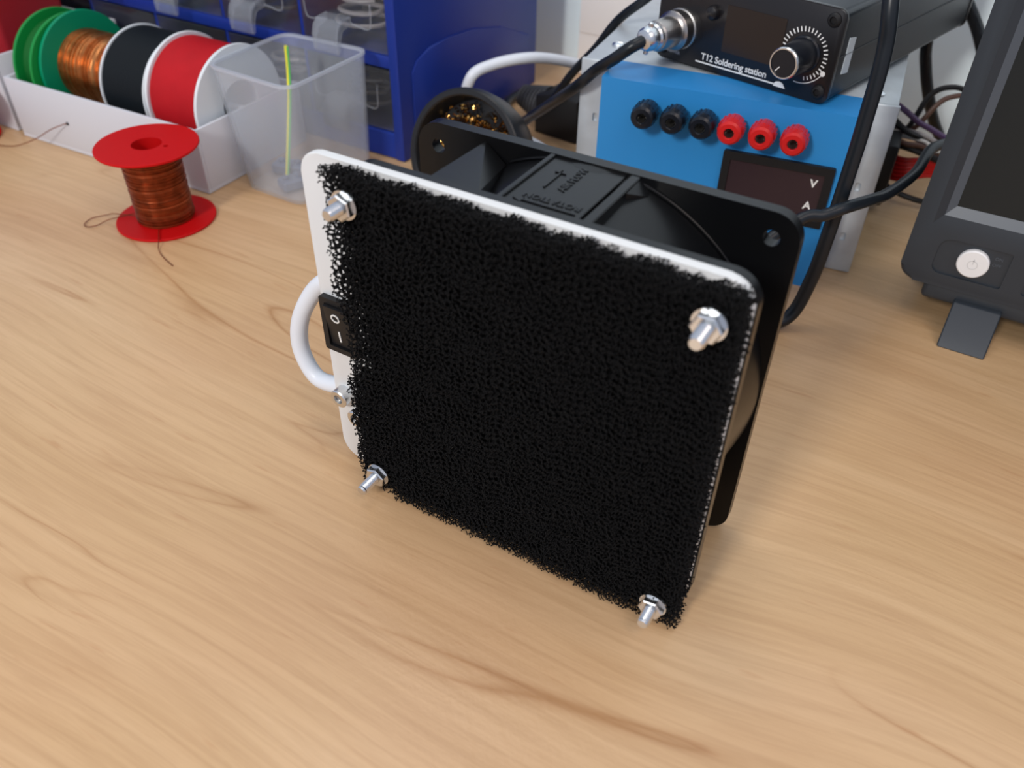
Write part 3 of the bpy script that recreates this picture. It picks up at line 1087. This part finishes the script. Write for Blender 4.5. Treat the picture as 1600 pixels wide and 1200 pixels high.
# ------------------------------------------------------------------ brass-wool tip cleaner
n_ = Vector((-0.02, -0.955, 0.29)).normalized()
co = Vector((-136.0, 170.5, 35.2))
TC = thing('tip_cleaner', 'round black soldering tip cleaner cup filled with brass turnings, behind the fan', 'tip cleaner', (-136, 190, 0))
o0 = co - Vector((-136, 190, 0))
bm = bmesh.new()
prof = [(0, -38), (14, -37.5), (22, -34.5), (27, -27), (31, -17), (33.4, -7), (33.8, -1.5), (33.5, 0), (32.8, 0.6), (30.6, 0.6), (29.9, 0), (29.4, -1.5), (28.8, -6), (27.5, -13), (0, -14)]
lathe(bm, prof, tuple(o0), tuple(n_), 56, cap=False)
obj('cup', bm, mat('satin_black_plastic', (0.010, 0.011, 0.013), 0.38, spec=0.4), TC)
bm = bmesh.new()
random.seed(4)
u_ = n_.orthogonal().normalized()
w_ = n_.cross(u_)
for k in range(420):
    a = random.uniform(0, 2 * PI)
    r_ = 26.5 * math.sqrt(random.random())
    c_ = o0 + (u_ * math.cos(a) + w_ * math.sin(a)) * r_ - n_ * random.uniform(5.5, 12)
    ax = Vector((random.gauss(0, 1), random.gauss(0, 1), random.gauss(0, 1))).normalized()
    e1 = ax.orthogonal().normalized()
    e2 = ax.cross(e1)
    R_ = random.uniform(0.9, 2.1)
    hw = random.uniform(0.25, 0.55)
    n2 = 12
    turns = random.uniform(0.8, 1.6)
    pv = None
    for s_ in range(n2 + 1):
        t = s_ / n2 * turns * 2 * PI
        p = c_ + (e1 * math.cos(t) + e2 * math.sin(t)) * R_ + ax * (t * 0.35)
        cu_ = (bm.verts.new(p - ax * hw), bm.verts.new(p + ax * hw))
        if pv:
            bm.faces.new((pv[0], cu_[0], cu_[1], pv[1]))
        pv = cu_
obj('brass_turnings', bm, M_BRASS, TC, 'tangle of shiny brass turnings', kind='stuff')

# ------------------------------------------------------------------ black cables in front of the supply
bm = bmesh.new()
tube(bm, [(-8, 402, 3.4), (-6, 400, 40), (0, 392, 110), (12, 345, 172), (24, 260, 192), (34, 205, 178), (44.5, 180, 141.1), (48.6, 176, 120.7), (49.3, 173, 94.9), (49.2, 171, 74.5), (48.5, 169, 49.3), (47.0, 167, 24.7), (42.5, 163, 6), (30, 152, 3.2), (5, 132, 3.2), (-30, 120, 3.2), (-60, 130, 3.2)], 3.0, 14, 8)
tag(obj('hanging_cable', bm, M_CABLEB), 'black cable hanging down in front of the station and the red binding posts', 'cable')
bm = bmesh.new()
tube(bm, [(-40, 95, 2.6), (-5, 92, 3.5), (10, 105, 20), (22, 125, 44), (38.3, 148, 60.1), (46.4, 154, 62.0), (53, 160, 64.6), (58.8, 175, 62.6), (63.4, 198, 57.0), (69.5, 228, 55.8), (72.5, 256, 58.5), (88, 287, 50), (112, 310, 20), (125, 340, 3), (150, 380, 2.6)], 2.5, 14, 8)
tag(obj('test_lead', bm, M_CABLEB), 'black cable arching from behind the fan corner past the grey case to the oscilloscope', 'cable')
bm = bmesh.new()
tube(bm, [(30, 338, 99), (43, 354, 84), (47.5, 362, 64), (54.6, 370, 42.1), (64.4, 386, 17.8), (76, 400, 3.4), (120, 404, 3.4)], 3.2, 12, 8)
tag(obj('mains_cable', bm, M_CABLEB), 'thick dark cable dropping behind the grey case in front of the wall', 'cable')
bm = bmesh.new()
tube(bm, [(38, 345, 112), (50, 352, 108), (61.2, 360, 93), (70.3, 365, 78.5), (77.9, 370, 61.3), (84, 374, 36), (92, 376, 3.8), (130, 374, 3.4)], 3.3, 12, 8)
tag(obj('mains_cable', bm, M_CABLEB), 'dark cable leaving the rear of the station and dropping behind the oscilloscope', 'cable')

# ------------------------------------------------------------------ oscilloscope
OS = thing('oscilloscope', 'dark grey bench oscilloscope with switched-off screen and round white power button', 'oscilloscope', (77.5, 199, 0))
bm = bmesh.new()
prism(bm, rrect(0, 250, 20.5, 172, [5, 5, 7, 7], 6), 0, 50, 'xz', 1.8, 3)
box(bm, 12, 238, 2.2, 47, 12, 22, 2.2, 3)
bd = obj('case', bm, M_SLATE, OS)


def frustum(b, a, c, y0, y1):
    V = [b.verts.new((x, y0, z)) for x, z in a] + [b.verts.new((x, y1, z)) for x, z in c]
    b.faces.new(V[:4])
    b.faces.new(V[4:][::-1])
    for i in range(4):
        b.faces.new((V[i], V[4 + i], V[4 + (i + 1) % 4], V[(i + 1) % 4]))


def rc(x0, x1, z0, z1):
    return [(x0, z0), (x1, z0), (x1, z1), (x0, z1)]


boolean(bd, [cutter(lambda b: frustum(b, rc(5.2, 243.8, 47.0, 163), rc(13.7, 235.3, 57.2, 153.0), -1, 4.5)),
             cutter(lambda b: prism(b, rrect(12.2, 40.5, 26.8, 43.6, [1.0, 5, 4, 1.0], 5), -3, 1.1, 'xz')),
             cutter(lambda b: prism(b, rrect(48.5, 120, 26.8, 43.6, 1.5, 4), -3, 0.8, 'xz'))])
bm = bmesh.new()
box(bm, 13.0, 236, 4.0, 5.5, 56.8, 153.6)
obj('screen', bm, M_SCREEN, OS, 'dark switched-off screen')
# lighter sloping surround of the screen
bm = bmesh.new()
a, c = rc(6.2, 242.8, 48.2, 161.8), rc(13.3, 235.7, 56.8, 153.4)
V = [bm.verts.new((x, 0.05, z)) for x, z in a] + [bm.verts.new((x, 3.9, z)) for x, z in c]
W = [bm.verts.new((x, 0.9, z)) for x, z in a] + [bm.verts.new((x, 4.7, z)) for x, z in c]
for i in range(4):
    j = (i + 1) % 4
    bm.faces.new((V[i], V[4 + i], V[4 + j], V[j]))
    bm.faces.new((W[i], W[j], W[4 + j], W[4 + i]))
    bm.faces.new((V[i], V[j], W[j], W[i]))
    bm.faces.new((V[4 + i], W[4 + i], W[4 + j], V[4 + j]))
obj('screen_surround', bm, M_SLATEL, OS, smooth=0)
bm = bmesh.new()
lathe(bm, [(0, 1.2), (6.3, 1.2), (6.3, -0.9), (5.8, -1.4), (0, -1.5)], (27.2, 0, 35.4), (0, 1, 0), 40, cap=False)
pb = obj('power_button', bm, M_BTN, OS, 'round white power button')
bm = bmesh.new()
ring_plate(bm, circ(2.1, 24, 27.2, 35.4), circ(1.75, 24, 27.2, 35.4), -1.56, -1.4)
box(bm, 27.0, 27.4, -1.56, -1.4, 35.6, 38.2)
obj('power_symbol', bm, mat('faint_grey_print', (0.62, 0.62, 0.62), 0.6), pb)
for k, zz in enumerate((39.5, 36.5)):
    text('printed_label', ('ON', 'OFF')[k], 2.0, M_SLATEL, OS, (36, 1.0, zz), (PI / 2, 0, 0), 0.05)
for k in range(3):
    bm = bmesh.new()
    box(bm, 52 + 22 * k, 68 + 22 * k, -0.9, 1, 30, 40.5, 0.8, 2)
    obj('soft_key', bm, M_SLATE, OS)
for fx in (24.0, 200):
    bm = bmesh.new()
    V = []
    fx += 2.0
    for x0, x1, yy, zz in ((fx, fx + 19.5, -1.0, 16.0), (fx, fx + 19.5, -14.5, 0.1), (fx, fx + 19.5, -11.0, 0.1), (fx, fx + 19.5, 3.5, 16.0)):
        V.append((bm.verts.new((x0, yy, zz)), bm.verts.new((x1, yy, zz))))
    for i in range(4):
        a, b = V[i], V[(i + 1) % 4]
        bm.faces.new((a[0], a[1], b[1], b[0]))
    bm.faces.new([v[0] for v in V])
    bm.faces.new([v[1] for v in V][::-1])
    bmesh.ops.bevel(bm, geom=bm.edges[:], offset=0.5, segments=1, affect='EDGES')
    obj('tilting_foot', bm, M_SLATE, OS)
bm = bmesh.new()
box(bm, 12, 238, 34, 48, 0.2, 14.5, 1, 1)
obj('rear_foot', bm, M_BLKM, OS)

# ------------------------------------------------------------------ drawer cabinet
DC = thing('drawer_cabinet', 'tall royal-blue small-parts cabinet with rows of clear drawers', 'cabinet', (-203.4, 207.5, 0))
NC, NR = 5, 5
PX, PZ = 64.6, 44.6
CW, CH, CD = 6.5 + NC * PX + 4, 16.6 + NR * PZ + 2, 158
xs0 = -6.5           # right edge of the first opening
bm = bmesh.new()
o4 = rc(-CW, 0, 0, CH)
# carcass: sides, top, bottom, back, rails and dividers
box(bm, -6.6, 0, 0, CD, 0.2, CH, 0.9, 2)
box(bm, -CW, -CW + 5, 0, CD, 0.2, CH, 0.9, 2)
box(bm, -CW + 4, -6, 0.6, CD, CH - 3, CH - 0.2, 0.5, 1)
box(bm, -CW + 4, -6, 0.6, CD, 0.3, 16.4, 0.8, 1)
box(bm, -CW + 4, -6, CD - 3, CD, 1, CH - 1)
obj('carcass', bm, M_BLUE, DC)
for r in range(1, NR):
    bm = bmesh.new()
    z = 16.6 + r * PZ
    box(bm, -CW + 4, -6.2, 1.0, CD - 3, z - 7.2, z, 0.9, 2)
    obj('shelf_rail', bm, M_BLUE, DC)
for c_ in range(1, NC):
    bm = bmesh.new()
    x = xs0 - c_ * PX
    box(bm, x - 0.1, x + 2.1, 2.0, CD - 3, 16, CH - 2, 0.3, 1)
    obj('divider', bm, M_BLUE, DC)
bm = bmesh.new()
prism(bm, [(12, 3), (12, 50)] + [(12 + 9 * math.sin(t * 0.3), 50 + 0) for t in ()] + [(17, 56), (30, 60.2), (50, 60.5), (75, 58.5), (110, 51), (146, 37), (146, 3)], -0.2, 0.9, 'yz', 0.7, 2)
obj('side_relief', bm, M_BLUE, DC)
# one drawer, then copies
dw, dh = PX - 3.2, PZ - 8.6


def drawer(x1, z0):
    d = bpy.data.objects.new('drawer', None)
    return d


bm = bmesh.new()
x1, x0 = -0.6, -0.6 - dw
box(bm, x0, x1, 0, 1.4, 0, dh, 0.4, 1)                       # front
box(bm, x0, x0 + 1.2, 1.4, 128, 0, dh - 5)
box(bm, x1 - 1.2, x1, 1.4, 128, 0, dh - 5)
box(bm, x0 + 1.2, x1 - 1.2, 1.4, 128, 0, 1.2)
box(bm, x0 + 1.2, x1 - 1.2, 126.8, 128, 1.2, dh - 5)
dr0 = obj('drawer', bm, M_CLEAR, DC)
bm = bmesh.new()
hw = 8.6
hx = (x0 + x1) / 2 - 3
prof = [(0.2, 17), (-7.5, 16.2), (-11.3, 13.2), (-13.0, 8.5), (-13.2, 3.5), (-12.8, 0.0)]
ra = [[bm.verts.new((hx + s_ * hw, y_, z_)) for s_ in (-1, 1)] for y_, z_ in prof]
rb = [[bm.verts.new((hx + s_ * hw, y_ + 1.1, z_ - 1.1)) for s_ in (-1, 1)] for y_, z_ in prof]
for i in range(len(prof) - 1):
    bm.faces.new((ra[i][0], ra[i][1], ra[i + 1][1], ra[i + 1][0]))
    bm.faces.new((rb[i][0], rb[i + 1][0], rb[i + 1][1], rb[i][1]))
    for s_ in (0, 1):
        bm.faces.new((ra[i][s_], ra[i + 1][s_], rb[i + 1][s_], rb[i][s_]))
bm.faces.new((ra[-1][0], ra[-1][1], rb[-1][1], rb[-1][0]))
for s_ in (-1, 1):     # side ribs of the tab
    xx = hx + s_ * hw
    pts = [(y_, z_) for y_, z_ in prof] + [(-11.2, 0.0), (-10.0, 6.5), (-7.5, 11), (0.2, 12.5)]
    prism(bm, pts, xx - 0.5, xx + 0.5, 'yz')
for s_ in (-1, 1):
    tube(bm, [(hx + s_ * 8.6, -0.4, 13.5), (hx + s_ * 14, -0.6, 12.8), (hx + s_ * 21, -0.5, 12), (hx + s_ * 23.5, -0.5, 15), (hx + s_ * 24, -0.5, 26)], 0.55, 6, 4)
h0 = obj('handle', bm, M_CLEARH, dr0)
first = True
for r in range(NR):
    for c_ in range(NC):
        if first:
            dd, first = dr0, False
        else:
            dd = dr0.copy()
            C.objects.link(dd)
            hh = h0.copy()
            C.objects.link(hh)
            hh.parent = dd
        dd.location = Vector((xs0 - c_ * PX, 1.2, 17.1 + r * PZ)) * S
# things kept in the drawers that show through
DCX, DCY = -203.4, 207.5
for c_, r in ((0, 0), (0, 1), (1, 1), (2, 1), (1, 0)):
    bx = DCX + xs0 - c_ * PX - PX / 2
    bz = 17.1 + r * PZ + 1.25
    bm = bmesh.new()
    random.seed(c_ * 7 + r)
    loops = []
    for k in range(3):
        z_ = 4 + 6 * k
        rr_ = 20 - 3 * k
        loops += [(rr_ * math.cos(t) + random.uniform(-1, 1), 22 + rr_ * 0.8 * math.sin(t), z_ + t * 0.8) for t in [j * 2 * PI / 10 for j in range(10)]]
    tube(bm, loops, 1.3, 6, 3)
    o = obj('wire_coil', bm, M_GREYP if (c_ + r) % 2 else M_DARKIN)
    o.location = Vector((bx, DCY + 3, bz)) * S
    where = {(0, 0): 'bottom drawer at the cabinet corner', (0, 1): 'second-row drawer at the cabinet corner', (1, 1): 'second-row drawer one in from the corner', (2, 1): 'second-row drawer two in from the corner', (1, 0): 'bottom drawer behind the frosted bin'}[(c_, r)]
    tag(o, 'coil of thin lead kept in the ' + where, 'wire coil', 'wire coils in the clear drawers')
    bm = bmesh.new()
    box(bm, -26, 26, 46, 112, 0.1, 24, 2, 1)
    o = obj('component_pack', bm, M_DARKIN)
    o.location = Vector((bx, DCY + 3, bz)) * S
    tag(o, 'dark pack filling the back of the ' + where, 'component pack', 'component packs in the clear drawers')

# ------------------------------------------------------------------ wire spools and trays
def spool(name, label, loc, rot, r, length, m_sp, m_wire, rw, hub_r=8, group=None, fl=1.8, ridge=0.9, wob=0.0, fl_hole=None, r2=None):
    t = thing(name, label, 'spool', loc, 0, group, rot)
    r1 = r
    for k, h in enumerate((0, length - fl)):
        r = (r2 or r1) if k else r1
        bm = bmesh.new()
        n = 64
        prof = [(hub_r, h), (r - 0.3, h), (r, h + 0.3), (r, h + fl - 0.3), (r - 0.3, h + fl), (hub_r, h + fl), (hub_r, h)]
        lathe(bm, prof, (0, 0, 0), (0, 0, 1), n, cap=False)
        f_ = obj('flange', bm, m_sp, t)
        if fl_hole and k == 1:
            boolean(f_, [cutter(lambda b: lathe(b, [(1.3, h - 3), (1.3, h + 5)], (fl_hole[0], fl_hole[1], 0), (0, 0, 1), 12))])
    bm = bmesh.new()
    lathe(bm, [(hub_r, fl * 0.5), (hub_r + 1.5, fl * 0.5), (hub_r + 1.5, length - fl * 0.5), (hub_r, length - fl * 0.5), (hub_r, fl * 0.5)], seg=40, cap=False)
    obj('core', bm, m_sp, t)
    bm = bmesh.new()
    prof = [(hub_r + 1.2, fl + 0.02)]
    h = fl + 0.05
    random.seed(int(r * 10))
    while h < length - fl - ridge:
        rr_ = rw + (random.uniform(-wob, wob) if wob else 0)
        prof += [(rr_ - ridge * 0.28, h), (rr_, h + ridge * 0.25), (rr_, h + ridge * 0.7)]
        h += ridge
    prof += [(hub_r + 1.2, length - fl - 0.02)]
    lathe(bm, prof, seg=56, cap=False)
    obj('winding', bm, m_wire, t, smooth=40)
    return t


def rounded_poly(P, r, n=5):
    out = []
    m = len(P)
    for i in range(m):
        p = Vector(P[i])
        a = (Vector(P[i - 1]) - p).normalized()
        b = (Vector(P[(i + 1) % m]) - p).normalized()
        s_ = p + a * r
        e = p + b * r
        for k in range(n + 1):
            t = k / n
            q_ = s_ * (1 - t) ** 2 + p * 2 * t * (1 - t) + e * t * t
            out.append((q_.x, q_.y))
    return out


RY = (0, PI / 2, 0)    # spool axis along the tray
ZC, YC = 37.5, 156.5
spool('wire_spool', 'white spool wound with red wire, lying at the bin end of the white tray', (-317.5, YC, ZC), RY, 32.3, 40.5, M_WSPOOL, M_RWIRE, 30.4, 13, fl=2.0, ridge=1.1)
spool('wire_spool', 'pale spool wound with black wire, between the red and the copper windings', (-355, YC - 1, ZC - 1), RY, 31.5, 36.8, M_WSPOOL, M_BWIRE, 30.6, 8, fl=1.2, ridge=1.1)
spool('wire_spool', 'teal-green spool wound with bright copper wire, in the white tray', (-402, 151, ZC + 0.5), RY, 31.5, 45.2, M_TEAL, M_COPPER, 21.0, 8, fl=2.4, ridge=0.7, wob=0.5, r2=22.5)
spool('wire_spool', 'narrow green spool wound with green wire, at the far end of the white tray', (-420.5, 147, ZC - 0.6), RY, 32, 17.6, M_GREEN, M_GWIRE, 27, 8, fl=2.2, ridge=1.1)


def tray(name, label, loc, L, D, H, rz, t=1.9, lean=0.0):
    T = thing(name, label, 'tray', loc, rz)
    bm = bmesh.new()
    box(bm, 0, L, 0, D, 0.1, 2.4, 0.3, 1)
    obj('bottom', bm, M_TRAY, T)
    for nm, a in (('side', (0, L, 0, t, 2.0, H)), ('side', (0, L, D - t, D, 2.0, H)), ('end', (0, t, t, D - t, 2.0, H)), ('end', (L - t, L, t, D - t, 2.0, H))):
        bm = bmesh.new()
        box(bm, *a, 0.35, 2)
        obj(nm, bm, M_TRAY, T)
    return T


TR = tray('spool_tray', 'long white tray holding four wire spools beside the frosted bin', (-428, 111.3, 0), 156.5, 84, 37, 0.035)
# axle through the spools, resting on the tray ends
bm = bmesh.new()
tube(bm, [(1.0, 39.5, 34.2), (155.5, 39.5, 34.2)], 2.6, 16, 1, False)
obj('axle', bm, M_TRAY, TR)
tray('spool_tray', 'second white tray at the edge of the picture holding a red box', (-594, 113.5, 0), 157, 90, 46, 0.0)
RB = thing('storage_box', 'red plastic box standing in the second white tray', 'box', (-517, 140, 2.4))
bm = bmesh.new()
L0, L1 = rounded_poly([(-50, 0), (50, 0), (50, 46), (-50, 46)], 4), rounded_poly([(-52, -2), (55, -2), (55, 48), (-52, 48)], 4)
for k, (za, zb, t_) in enumerate(((0.1, 84, 0),)):
    VA = [bm.verts.new((x, y, za)) for x, y in L0]
    VB = [bm.verts.new((x, y, zb)) for x, y in L1]
    VC = [bm.verts.new((x * 0.965, 23 + (y - 23) * 0.93, zb)) for x, y in L1]
    VD = [bm.verts.new((x * 0.965, 23 + (y - 23) * 0.93, za + 2)) for x, y in L0]
    for i in range(len(VA)):
        j = (i + 1) % len(VA)
        bm.faces.new((VA[i], VA[j], VB[j], VB[i]))
        bm.faces.new((VB[i], VB[j], VC[j], VC[i]))
        bm.faces.new((VC[i], VC[j], VD[j], VD[i]))
    bm.faces.new(VA)
    bm.faces.new(VD)
obj('box_shell', bm, mat('red_box_plastic', (0.36, 0.012, 0.02), 0.4), RB)
bm = bmesh.new()
ring_plate(bm, [(x * 1.03, 23 + (y - 23) * 1.05) for x, y in L1], [(x * 0.96, 23 + (y - 23) * 0.93) for x, y in L1], 83, 85.5, 'xy')
obj('box_rim', bm, mat('red_box_plastic', (0.36, 0.012, 0.02), 0.4), RB)
spool('wire_spool', 'red spool lying flat on the desk in front of the second white tray', (-459, 86, 0.2), (0, 0, 0), 25.5, 30, M_RED, M_COPPERD, 16, 7, fl=1.6)

# thin wire end poking out of the tray front and lying on the desk
bm = bmesh.new()
tube(bm, [(-380, 116.5, 18), (-382, 111, 17.6), (-390, 107, 14), (-402, 103, 7), (-416, 97, 1.5), (-432, 93, 0.5), (-452, 95, 0.5), (-480, 108, 0.5)], 0.28, 6, 6)
tag(obj('loose_wire', bm, M_COPPERD), 'hair-thin wire end poking from a hole in the tray front down to the desk', 'wire')
bm = bmesh.new()
lathe(bm, [(0, -0.3), (1.0, -0.3), (1.0, 0.2), (0, 0.2)], (48.2, -0.1, 18), (0, 1, 0), 12)
obj('wire_hole', bm, M_BLKM, TR)

# standing red spool
SP = spool('wire_spool', 'red spool of dark red-brown enamelled wire standing upright on the desk', (-270.3, 85.2, 0.1), (0, 0, 0), 25.5, 42.0, M_RED, M_COPPERD, 14.6, 7.5, fl=1.4, ridge=0.6, wob=0.35, fl_hole=(10.2, 3.5))
bm = bmesh.new()
tube(bm, [(-12, -9, 2.0), (-24, -14, 2.2), (-27.5, -16, 1.4), (-30, -17, 0.7), (-33, -22, 0.5), (-31, -28, 0.5), (-27, -29, 0.5), (-24, -25, 0.6), (-22, -19, 1.6), (-14, -9, 3)], 0.22, 6, 6)
tube(bm, [(8, -12, 2.2), (17, -20, 1.9), (22, -25, 0.5), (30, -29, 0.4), (40, -32, 0.4)], 0.22, 6, 6)
obj('loose_end', bm, M_COPPERD, SP)

# frosted bin
FB = thing('parts_bin', 'frosted see-through plastic bin standing between white tray and blue cabinet', 'bin', (0, 0, 0))
bot = [(-217.0, 133.0), (-220.0, 200.0), (-262.3, 197.0), (-262.3, 134.6)]
topc = [(-215.0, 133.0), (-217.0, 201.0), (-277.0, 198.6), (-275.5, 136.2)]


bm = bmesh.new()


def shrink(P, d):
    c_ = sum((Vector(p) for p in P), Vector((0, 0))) / len(P)
    return [tuple(c_ + (Vector(p) - c_) * (1 - d / (Vector(p) - c_).length)) for p in P]


Lb, Lt = rounded_poly(bot, 9), rounded_poly(topc, 9)
Lbi, Lti = shrink(Lb, 1.3), shrink(Lt, 1.3)
VB = [bm.verts.new((x, y, 0.2)) for x, y in Lb]
VT = [bm.verts.new((x, y, 65.5)) for x, y in Lt]
VTI = [bm.verts.new((x, y, 65.5)) for x, y in Lti]
VBI = [bm.verts.new((x, y, 1.5)) for x, y in Lbi]
n = len(VB)
for i in range(n):
    j = (i + 1) % n
    bm.faces.new((VB[i], VB[j], VT[j], VT[i]))
    bm.faces.new((VT[i], VT[j], VTI[j], VTI[i]))
    bm.faces.new((VTI[i], VTI[j], VBI[j], VBI[i]))
bm.faces.new(VB)
bm.faces.new(VBI)
obj('bin_body', bm, M_BIN, FB)
bm = bmesh.new()
Lr, Lri = shrink(Lt, -0.5), shrink(Lt, 1.5)
ring_plate(bm, Lr, Lri, 64.6, 66.1, 'xy')
obj('bin_rim', bm, clear_mat('frosted_rim', (0.80, 0.86, 0.95), 0.42, 0.3), FB)
bm = bmesh.new()
tube(bm, [(-246, 152, 2.6), (-250, 166, 38), (-251.5, 171, 55), (-251, 172, 70)], 0.9, 8, 6)
pr = obj('sleeved_wire', bm, M_YEL)
tag(pr, 'short yellow and green striped wire standing in the frosted bin', 'wire')
bm = bmesh.new()
tube(bm, [(-245.1, 152.2, 3), (-249.1, 166.2, 38), (-250.6, 171.2, 55), (-250.1, 172.2, 69.7)], 0.65, 6, 6)
obj('green_stripe', bm, M_LGREEN, pr)
for k, (x, y, a, l_) in enumerate(((-250, 160, 0.3, 20), (-236, 146, 1.2, 14))):
    bm = bmesh.new()
    box(bm, -l_ / 2, l_ / 2, -5, 5, 0, 6, 1, 1)
    for s_ in (-1, 1):
        lathe(bm, [(1.8, 5.8), (1.8, 7.6), (1.2, 8)], (s_ * l_ * 0.25, 0, 0), (0, 0, 1), 12)
    o = obj('terminal_block', bm, mat('blue_grey_part', (0.12, 0.16, 0.25), 0.5))
    o.location = Vector((x, y, 1.6)) * S
    o.rotation_euler = (0, 0, a)
    tag(o, ('longer' if k == 0 else 'shorter') + ' grey-blue terminal block lying in the bottom of the frosted bin', 'terminal block')

bpy.context.view_layer.update()
